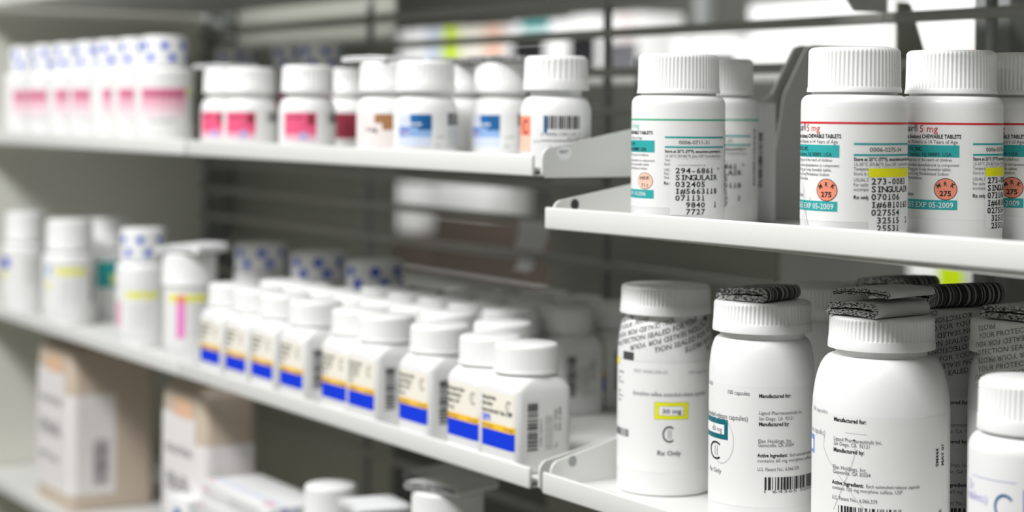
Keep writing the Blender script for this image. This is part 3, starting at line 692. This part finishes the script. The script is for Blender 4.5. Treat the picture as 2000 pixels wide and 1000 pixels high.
def lab_c(s):
    s.patch(-60, 60, 6, 52, 'paper', 0.07); s.patch(-14, 20, 22, 46, 'i_teal', 0.14); s.patch(2, 14, 26, 34, 'i_tape', 0.2)
def lab_d(s):
    s.patch(-60, 60, 6, 44, 'paper', 0.07); s.patch(-14, 13, 33, 38, 'i_tape', 0.2); s.patch(-14, 13, 8, 33, 'paper2', 0.14)
    for k in range(5): s.text('310-7782 CAPS', -11, 11 + k * 4, 1.9, 'i_faint', 0)
    s.patch(-27, -19, 10, 30, 'i_rose', 0.14); s.barcode(20, 26, 6, 32, 8, True, 'i_maroon')
def lab_f(s):
    s.patch(-60, 60, 6, 52, 'paper', 0.07); s.patch(-17, 14, 40, 45.5, 'i_tape', 0.2); s.patch(-10, -3, 13, 39, 'i_magenta', 0.22); s.patch(-10, -3, 39, 45, 'i_orange', 0.26)
    for k in range(5): s.text('LOT 22', 2, 14 + k * 5, 2, 'i_faint', 0)
left_round('farthest white bottle on the middle shelf, small blue square on its label', -1766, 556, 20.5, 86, lab_a)
left_round('white bottle with yellow tape, second from the side panel on the middle shelf', -1637, 556, 23.5, 86, lab_b)
left_round('half hidden white bottle with teal label behind the yellow taped ones', -1672, 605, 21.5, 84, lab_c)
def dotted_seal(s, R, h0, h1, seed):
    """printed shrink seal round the cap: pale streaks and blue dots"""
    rnd = random.Random(seed)
    s.patch(-math.pi * R, math.pi * R, h0, h1, 'i_white', 0.3)
    for k in range(9): 
        u = -R * 2.2 + k * R * 0.55; s.stroke([(u, h0 + 1.5), (u + R * 0.42, h0 + (h1 - h0) * 0.6)], 1.3, 'i_haze', 0.38)
    for k in range(5):
        u = -R * 2.0 + k * R * 0.95 + rnd.uniform(-1, 1)
        for j in range(2):
            z = h0 + (h1 - h0) * (0.70 - 0.42 * j) ; uu = u + j * R * 0.33
            n = 12; r0 = R * 0.235
            s.mb.add([s.pos(uu + (r0 if i % 2 else r0 * 0.62) * math.cos(2 * math.pi * i / n), z + (r0 if i % 2 else r0 * 0.62) * math.sin(2 * math.pi * i / n), 0.46) for i in range(n)], [tuple(range(n))], s.mi('i_dotblue'))
def sealed(label, x, y, R, top, lab, zbase, capr, turn=0.0, seed=1, c0=None):
    c0 = c0 or top * 0.70
    t = round_bottle(label, 'pill bottle', (x, y, zbase + 0.05), face(x, y) + turn, R, c0 - 6, R * 0.7, c0 - 1, capr, c0, top, 40, 0.3, 3, 1.0, lab)
    s = Skin(round_pos(capr + 0.3)); dotted_seal(s, capr, c0 + 0.3, top - 1.2, seed); s.build('printed_seal', t).location.z = 7 * MM
    return t
sealed('white bottle with blue dotted cap seal in the front row of the middle shelf', -1458, 556, 21, 88, lab_d, ZB, 17.2, 0.0, 3, 62)
left_round('white bottle with yellow tape and upright pink sticker, crumpled leaflet on its cap', -1349, 552, 19.5, 76, lab_f, 20.5)
leaflet('pale leaflet on the pink stickered bottle cap', (-1345, 552, ZB + 76.4), 0.5, 42, 36, 7, 2.5, 0.4, 'leafwhite', 2.0)
for (x, lb, sd) in ((-1447, 'leftmost blue dotted cap seal of the three behind the square bottles', 5), (-1339, 'middle blue dotted cap seal of the three behind the square bottles', 6), (-1244, 'rightmost blue dotted cap seal of the three behind the square bottles', 7)):
    sealed(lb, x, 655, 22, 74, None, ZB, 20.5, 0.1, sd, 52)

# ---------------------------------------------------------------- upper left shelf
SMALL = dict(R=18.9, h_sh=20.5, Rn=13.6, h_nk=30.5, rc=17.2, c0=34.0, c1=52.2, ridges=34, depth=0.55, band=5.6, chamfer=2.0)
def small(label, x, y, lab, turn=0.0): return round_bottle(label, 'pill bottle', (x, y, ZA + 0.05), face(x, y) + turn, lab=lab, **SMALL)
def lab_orange(s):
    s.patch(-28, -14.6, 1.5, 20.5, 'i_salmon', 0.07); s.patch(-28, -14.8, 10, 20, 'i_orange', 0.1); s.arc(-18.6, 14.6, 2.6, 3.8, 0.28, 45, 315, 'i_maroon', 0.2)
    s.text('C-II', -20, 21, 1, 'i_grey', 0); s.text('Lot No.', -12.5, 6.6, 1.1, 'i_grey', 0, u1=-8.2)
    s.barcode(-5, 13.4, 13.6, 20.6, 14, False, 'i_black'); s.patch(-6.4, -4.6, 11.6, 20.6, 'i_navy', 0.2)
    s.text('3 0406-1451-01 1', -8, 10.2, 1.5, 'i_grey', 0, u1=14.4); s.text('REV 1106', 6, 8.4, 0.9, 'i_grey', 0, u1=13.5); s.patch(-8, 13.6, 7.3, 7.7, 'i_grey', 0.2)
    s.text('2497', -3.2, 3.0, 1.6, 'i_black', 1, u1=2.6)
def lab_blue(s):
    s.patch(-40, 40, 1.5, 21, 'paper', 0.07)
    s.patch(-17.5, 3.8, 2, 8, 'i_haze', 0.14); s.patch(-17.5, 3.8, 7.5, 13.5, 'i_sky', 0.16); s.patch(-9, 3.8, 13, 20.5, 'i_azure', 0.2); s.patch(-4, 3.8, 11.5, 20.5, 'i_navy', 0.24); s.patch(-17.5, -7.5, 13.5, 20.5, 'i_haze', 0.18)
    s.text('Metadol', -17, 17.6, 1.9, 'i_white', 1, u1=-9, e=0.3); s.text('Hydrochloride', -17, 14.2, 1.9, 'i_white', 1, u1=-2, e=0.3); s.patch(-16.6, -10, 8.2, 12, 'i_violet', 0.22); s.text('10 mg', -16, 9, 1.6, 'i_white', 1, e=0.3)
    s.barcode(14.5, 34, 14, 21.5, 15, False, 'i_black')
    for k in range(4): s.text('Each tablet contains 10 mg store', 14.5, 2 + 2.8 * k, 1.3, 'i_grey', 0)
    s.text('Lot 22', 6.5, 7, 1.3, 'i_grey'); s.text('Exp', 6.5, 2, 1.3, 'i_grey')
def lab_brown(s):
    s.patch(-40, 40, 1.5, 21, 'pinkish', 0.07); s.patch(-8, 5, 15, 20.5, 'i_brown', 0.14); s.patch(-3, 5, 11, 20.5, 'i_brown', 0.16); s.text('5 mg', -14, 10, 2.6, 'i_black', 1)
def lab_pink(s):
    s.patch(-40, 40, 1.5, 21, 'paper', 0.07); s.patch(-17, 6, 11, 21, 'i_pink', 0.14); s.patch(-17, 6, 6.5, 11, 'i_pink', 0.12); s.patch(-17, 6, 2.5, 6.5, 'i_rose', 0.12)
    s.text('Oxycodone', -16, 17, 2.2, 'i_maroon', 1, u1=-3, e=0.2); s.patch(0, 5, 13, 20, 'i_maroon', 0.18); s.patch(-5, 0, 3, 8, 'i_lilac', 0.2); s.barcode(15, 30, 14, 21, 2, False, 'i_grey')
def lab_maroon(s):
    s.patch(-40, 40, 1.5, 21, 'paper', 0.07); s.patch(-12, 10, 3, 21, 'i_maroon', 0.14)
small('white ribbed bottle with orange panel and bar code above the end bracket', -845, 552.8, lab_orange)
bl = small('front white bottle with blue label on the upper left shelf', -978.7, 548, lab_blue)
small('white bottle with brown and rosy label left of the blue labelled one', -1026, 548, lab_brown)
dup(bl, (-960.6, 591, ZA + 0.05), face(-960.6, 591) - 0.30, 'blue labelled bottle in the second row behind the orange panelled one')
dup(bl, (-1022.5, 600, ZA + 0.05), face(-1022, 600) + 1.2, 'mostly hidden white bottle between the two blue labelled ones')
pk = small('white bottle with crimson label standing rightmost of the crimson labelled three', -1142.6, 550, lab_pink)
dup(pk, (-1233.8, 549, ZA + 0.05), face(-1233.8, 549) - 0.1, 'middle one of the three crimson labelled bottles')
dup(pk, (-1283, 553, ZA + 0.05), face(-1283, 553) - 0.35, 'leftmost of the crimson labelled three, leaflet on its cap')
small('shaded bottle with dark maroon label in the second row', -1189, 606, lab_maroon)
leaflet('pale folded leaflet on the leftmost crimson labelled bottle', (-1287, 553, ZA + 52.4), 0.4, 38, 30, 3.2, 1.6, 0.2, 'leafwhite')
leaflet('white leaflet lying on the brown labelled bottle cap', (-1033, 548, ZA + 52.4), 0.3, 38, 34, 4.0, 2, 0.2, 'leafwhite')
leaflet('grey leaflet on the second row blue labelled bottle cap', (-958, 591, ZA + 52.4), 0.5, 37, 33, 3.4, 2, 0.2, 'leafplain')
leaflet('grey leaflet on the mostly hidden bottle between blue labels', (-1022, 600, ZA + 52.4), 0.2, 36, 32, 3.4, 2, 0.2, 'leafplain')

def lab_rose(s):
    s.patch(-60, 60, 5, 52, 'paper', 0.07); s.patch(-21, 17, 17, 39, 'i_blush', 0.12); s.patch(-21, 17, 24, 39, 'i_rose', 0.14)
    s.patch(-21, 17, 31.5, 38.5, 'i_pinkd', 0.16); s.text('Tussadone', -18, 32, 3, 'i_maroon', 1, u1=14, e=0.2)
    s.text('100 TABLETS', -14, 12, 2.4, 'i_faint', 1, u1=8); s.barcode(24, 30, 12, 36, 4, True, 'i_grey'); s.patch(18, 22, 34, 40, 'i_tape', 0.2)
rose = sealed('nearest of the rosy labelled bottles, cap seal with blue dots', -1424.6, 560, 23.4, 80.5, lab_rose, ZA, 17.5, 0.05, 11, 56.5)
for i, (x, lb) in enumerate(((-1476, 'second rosy labelled bottle from the near end of its row'), (-1528, 'third rosy labelled bottle from the near end of its row'), (-1583, 'fourth rosy labelled bottle from the near end of its row'),
                             (-1640, 'fifth rosy labelled bottle from the near end of its row'), (-1700, 'sixth rosy labelled bottle, next to last before the side panel'), (-1768, 'last rosy labelled bottle beside the side panel'))):
    dup(rose, (x, 560, ZA + 0.05), face(x, 560) + (0.05, 0.3, -0.1, 0.1, -0.4, 0.2)[i], lb)
for (x, lb) in ((-1634, 'blue dotted cap seal in the back row, left of its neighbour'), (-1510, 'middle blue dotted cap seal in the back row of the upper shelf'), (-1455, 'blue dotted cap seal in the back row, above the right crimson bottle')):
    dup(rose, (x, 712, ZA + 0.05), face(x, 712) + 0.3, lb)

# ---------------------------------------------------------------- bottom left shelf
def jug(label, x0, y0, w, d, h, dark=0):
    t = thing('medicine_jug', label, 'jug', (x0 + w / 2, y0 + d / 2, ZD - 6.95))
    def rr(a, b, r, z):
        out = []
        for k, (sx, sy) in enumerate(((1, -1), (1, 1), (-1, 1), (-1, -1))):
            for i in range(8):
                g = -math.pi / 2 + k * math.pi / 2 + math.pi / 2 * i / 7
                out.append((sx * (a - r) + r * math.cos(g), sy * (b - r) + r * math.sin(g), z))
        return out
    mb = MB(); a, b = w / 2, d / 2
    mb.rings([rr(a - 3, b - 3, 8, 0.05), rr(a - 0.5, b - 0.5, 9, 1.5), rr(a, b, 9, 4), rr(a, b, 9, h * 0.85), rr(a * 0.97, b * 0.97, 11, h * 0.90), rr(a * 0.78, b * 0.78, 13, h * 0.945), rr(a * 0.45, b * 0.45, 9, h * 0.965)])
    mb.build('jug_body', ['jug'], t)
    cap_mesh(min(a, b) * 0.42, h * 0.95, h, 40, 0.4, 2, 1.0).build('cap', ['jugorange'], t, sharp=60)
    def pos(u, z, e):            # front face, then round the corner on to the right side
        if u <= w - 9: return (-a + u, -b - e, z)
        q = 9 * math.pi / 2
        if u <= w - 9 + q:
            g = (u - (w - 9)) / 9; return (a - 9 + (9 + e) * math.sin(g), -b + 9 - (9 + e) * math.cos(g), z)
        return (a + e, -b + 9 + (u - (w - 9) - q), z)
    s = Skin(pos)
    s.patch(5, w - 10 + 9 * 1.57 + 34, 14, h * 0.66, 'juglabel', 0.1)
    s.patch(5, w - 14, h * 0.66, h * 0.78, 'juglabel', 0.1); s.patch(30, w - 20, h * 0.77, h * 0.86, 'jugorange', 0.2)
    for k, z in enumerate((0.58, 0.44, 0.40, 0.25)): s.text(('SOLUTION', 'ORAL USE', 'LIQUID', '473 mL')[k], 12, h * z, 6, 'i_grey', 1, u1=w - 20 - 8 * (k % 2))
    s.barcode(w + 18, w + 32, 22, h * 0.40, 17, True, 'i_grey')
    s.build('label', t)
    return t
jug('large beige jug with white wraparound label beside the side panel', -1693, 545, 92, 80, 153)
jug('second beige jug half in shadow beneath the shelf seam', -1396, 548, 84, 46, 153)

def ointment(label, x0, x1, y0, y1, z0, z1, rot=0.0):
    t = thing('ointment_carton', label, 'carton', ((x0 + x1) / 2, (y0 + y1) / 2, z0), rot)
    L, D, H = (x1 - x0) / 2, (y1 - y0) / 2, z1 - z0
    mb = MB(); mb.box(-L, L, -D, D, 0, H, 0, 0.5); mb.build('carton_body', ['carton'], t)
    s = Skin(lambda u, z, e: (u, z, H + e)); s.patch(-L + 2, L - 2, -D + 9, -D + 13, 'i_haze', 0.06); s.patch(L - 22, L - 8, -D + 3, -D + 10, 'i_rose', 0.1); s.patch(-L + 4, -L + 14, -D + 2, -D + 6, 'i_rose', 0.1)
    s.mb.build('lid_printing', s.keys, t)
    s = Skin(lambda u, z, e: (u, -D - e, z)); s.text('Ointment USP 2%', -10, H * 0.5, 2.6, 'i_faint', 0, u1=40); s.text('for external use', -10, H * 0.22, 1.8, 'i_faint', 0, u1=36); s.patch(-L + 5, -L + 12, H * 0.5, H * 0.72, 'i_rose', 0.08); s.mb.build('front_printing', s.keys, t)
    s = Skin(lambda u, z, e: (L + e, u, z)); s.patch(-D + 8, -D + 14, 1, H - 1, 'i_lilac', 0.06); s.patch(-D + 17, -D + 22, 1, H - 1, 'i_haze', 0.06); s.mb.build('end_printing', s.keys, t)
    return t
zz = ZD - 6.95
st = [(-1303, -1186, 0), (-1300, -1178, 1), (-1306, -1182, 0), (-1301, -1176, 2), (-1305, -1184, 0), (-1300, -1180, 1)]
names = ['lowest', 'second lowest', 'third', 'fourth', 'second from the top', 'topmost']
for i, (xa, xb, dy) in enumerate(st):
    ointment('flat white ointment carton, %s of its stack on the bottom shelf' % names[i], xa, xb, 542 + dy, 588 + dy, zz, zz + 13.2, (0, 0.01, -0.01, 0.012, 0.0, -0.008)[i]); zz += 13.35
t = thing('medicine_carton', 'upright white carton with navy stripe left of the flat carton stack', 'carton', (-1332, 548, ZD - 6.95), 0.1)
mb = MB(); mb.box(-17, 17, -12, 12, 0, 62, 0, 0.5); mb.build('carton_body', ['carton'], t)
s = Skin(lambda u, z, e: (u, -12 - e, z)); s.patch(-4, 6, 38, 54, 'i_navy', 0.1); s.patch(-12, 12, 10, 13, 'i_haze', 0.1); s.build('printing', t)
left_round('white capped bottle right of the flat carton stack on the bottom shelf', -1113, 555, 20, 100.5, None, 17.3, ZD, 0, 60, 3)
left_round('bottle under a white leaflet on the bottom shelf', -1045, 556, 20, 97, None, 17.5, ZD, 0, 60, 3)
left_round('large capped bottle with grey leaflet, nearest on the bottom shelf', -969, 560, 25, 122, None, 21.5, ZD, 0, 70, 3)
left_round('shaded bottle at the back of the bottom shelf under a grey leaflet', -1070, 618, 21, 104, None, 18, ZD, 0, 60, 3)
leaflet('white leaflet on the bottle cap between the two capped bottom shelf bottles', (-1047, 552, ZD + 97.3), -0.15, 40, 34, 5, 2, 0.2, 'leafwhite')
leaflet('folded grey leaflet on the large nearest bottom shelf bottle', (-965, 560, ZD + 122.3), 0.35, 44, 36, 7, 2.5, 0.3, 'leafplain')
leaflet('flat grey leaflet at the back of the bottom shelf', (-1070, 618, ZD + 104.3), 0.25, 44, 40, 8, 2.5, 0.1, 'leafplain')

# ---------------------------------------------------------------- beyond the grid: the next aisle
def plank(label, z):
    t = thing('rear_shelf', label, 'shelf', (0, 0, 0))
    mb = MB(); mb.box(-4200, 300, 1690, 1990, z - 14, z, 0, 1); mb.build('deck', ['shelf'], t)
    for x in ((-4190, -2600, -1400, 290) if z > 0 else ()):
        mb = MB(); mb.box(x - 12, x + 12, 1992, 2016, -1395, z + 260, 0, 1); mb.build('upright', ['post'], t)
    return t
plank('blurred upper shelf of the next aisle, behind the wire grid', 66)
plank('blurred lower shelf of the next aisle, behind the wire grid', -300)
def far_box(name, label, x0, x1, y, z0, z1, m, bands=(), cat='carton', depth=90):
    t = thing(name, label, cat, (x0, y, z0 + 0.1))
    mb = MB(); mb.box(0, x1 - x0, 0, depth, 0, z1 - z0, 0, 1.5); mb.build('carton_body', [m], t)
    if bands:
        s = Skin(lambda u, z, e: (u, -e, z))
        for a, b, c, d, k in bands: s.patch(a, b, c, d, k, 0.4, 400)
        s.build('printing', t)
    return t
YF = 1750
far_box('white_carton', 'blurred white carton leftmost on the upper shelf of the next aisle', -3232, -3126, YF, 66, 157, 'cartonw')
far_box('pale_blue_carton', 'blurred pale blue carton beside the lime green one beyond the grid', -3124, -3062, YF, 66, 157, 'carton', [(1, 61, 1, 90, 'i_haze')])
far_box('lime_green_carton', 'blurred lime green carton beyond the wire grid, above the bottles', -3060, -3003, YF, 66, 157, 'carton', [(0.5, 56.5, 0.5, 90, 'i_lime')])
far_box('tan_carton', 'blurred tan and rosy carton right of the lime green one', -3001, -2845, YF, 66, 155, 'carton', [(1, 90, 1, 88, 'cream'), (90, 155, 1, 88, 'i_salmon')])
far_box('teal_topped_carton', 'blurred white carton with teal top band and dark foot beyond the grid', -2816, -2640, YF, 66, 158, 'cartonw', [(30, 120, 78, 91, 'i_teal'), (1, 105, 1, 60, 'i_black')])
far_box('white_carton', 'blurred white carton with dark foot right of the teal topped one', -2637, -2555, YF, 66, 163, 'cartonw', [(1, 81, 1, 66, 'i_black')])
far_box('white_carton', 'blurred rosy white carton left of the shaded gap beyond the grid', -2533, -2440, YF, 66, 162, 'cartonw', [(40, 92, 50, 95, 'pinkish'), (1, 92, 1, 50, 'i_grey')])
far_box('white_carton', 'blurred low bright carton beyond the grid, over the green striped bottle cap', -2352, -2203, YF, 66, 121, 'cartonw')
far_box('white_carton', 'blurred tall carton standing behind the low bright one beyond the grid', -2300, -2110, YF + 110, 66, 172, 'carton')
far_box('white_carton', 'biggest bright carton beyond the grid, over the red striped bottle cap', -2156, -1876, YF, 66, 162, 'cartonw')
far_box('white_carton', 'bright carton at the far right edge beyond the grid', -1832, -1600, YF, 66, 185, 'cartonw', [(1, 231, 1, 20, 'i_salmon')])
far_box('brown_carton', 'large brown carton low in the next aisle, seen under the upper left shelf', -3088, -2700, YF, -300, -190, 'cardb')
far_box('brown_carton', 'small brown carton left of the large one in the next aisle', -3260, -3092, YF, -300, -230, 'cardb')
far_box('white_carton', 'blurred white upright carton standing on the small brown carton', -3240, -3168, YF, -229.8, -136, 'cartonw')
far_box('white_carton', 'blurred long white carton lying on the large brown carton', -3084, -2890, YF, -189.8, -130, 'cartonw')
far_box('white_carton', 'blurred white carton glimpsed just under the upper right shelf lip', -1830, -1778, YF, -300, -178, 'cartonw')
far_box('lime_green_carton', 'lime green carton glimpsed just under the upper right shelf lip', -1776, -1730, YF, -300, -178, 'carton', [(0.5, 45.5, 1, 121, 'i_lime')])

t = thing('rear_shelf', 'grey shelf on the back of the wire grid with a tall slanted bracket', 'shelf', (0, 0, 0))
mb = MB(); mb.box(-1486, 100, 842, 1010, -45, -33, 0, 1); mb.build('deck', ['panel'], t)
mb = MB(); mb.prism([(800, -45), (800, 12), (790, 38.7), (779, 65), (777, 66.5), (769, 66.5), (769, -45)], -816, -814); mb.build('end_bracket', ['panel'], t)
def back_panel(label, x0, x1, z0, z1):
    t = thing('back_panel', label, 'back panel', (x0, 803, z0))
    mb = MB(); mb.box(0, x1 - x0, 0, 3, 0, z1 - z0, 0, 0.8); mb.build('sheet', ['panel'], t)
    mb = MB(); mb.box(2, x1 - x0 - 2, 3, 9, 0, 6, 0, 0.5); mb.box(2, x1 - x0 - 2, 3, 9, z1 - z0 - 6, z1 - z0, 0, 0.5); mb.build('stiffener', ['panel'], t)
back_panel('grey sheet panel behind the left end of the wire grid', -1841, -1492, -1390, 320)
back_panel('grey sheet panel low behind the grid, left of the capsule bottles', -1236, -962, -1390, -50)
def rear_box(name, label, x0, x1, z1, m, bands): return far_box(name, label, x0, x1, 845, -33, z1, m, bands, depth=24)
rear_box('grey_carton', 'shaded grey carton with a navy square behind the grid, left of the green striped bottle', -1182, -1090, 44, 'post', [(42, 68, 48, 58, 'i_violet')])
tb = round_bottle('white bottle with violet band glimpsed behind the grid', 'pill bottle', (-938, 866, -25.9), face(-938, 866), 17, 36, 12, 42, 14, 44, 60, 40, 0.3, 3, 1, lambda s: s.patch(-26, 26, 28, 36, 'i_lilac', 0.1))
# paper tags hanging on the grid
def tag_card(label, x, z, w, h, k):
    t = MB(); n = 8
    for side in (0, 0.25):
        pass
    top, bot = [], []
    vs_, fs = [], []
    for j in range(n + 1):
        q = j / n; yy = -1 - 9 * q * q; zz_ = -h * q
        for x_ in (0, w):
            for th_ in (0, 0.3): vs_.append((x_ + 8 * q, yy - th_, zz_))
    for j in range(n):
        a = j * 4; b = a + 4
        fs += [(a + 1, a + 3, b + 3, b + 1), (a, b, b + 2, a + 2), (a, a + 1, b + 1, b), (a + 2, b + 2, b + 3, a + 3)]
    fs += [(0, 2, 3, 1), (n * 4, n * 4 + 1, n * 4 + 3, n * 4 + 2)]
    t.add(vs_, fs, 0, False)
    o = t.build('paper_tag', ['leafwhite'], None, (x, 763.5, z)); return tag(o, label, 'tag')
tag_card('white paper tag hanging from the wire grid left of the upper right shelf', -1216, -80, 40, 21, 0)
tag_card('small white paper tab on the wire grid under the bigger tag', -1216, -108, 22, 9, 0)
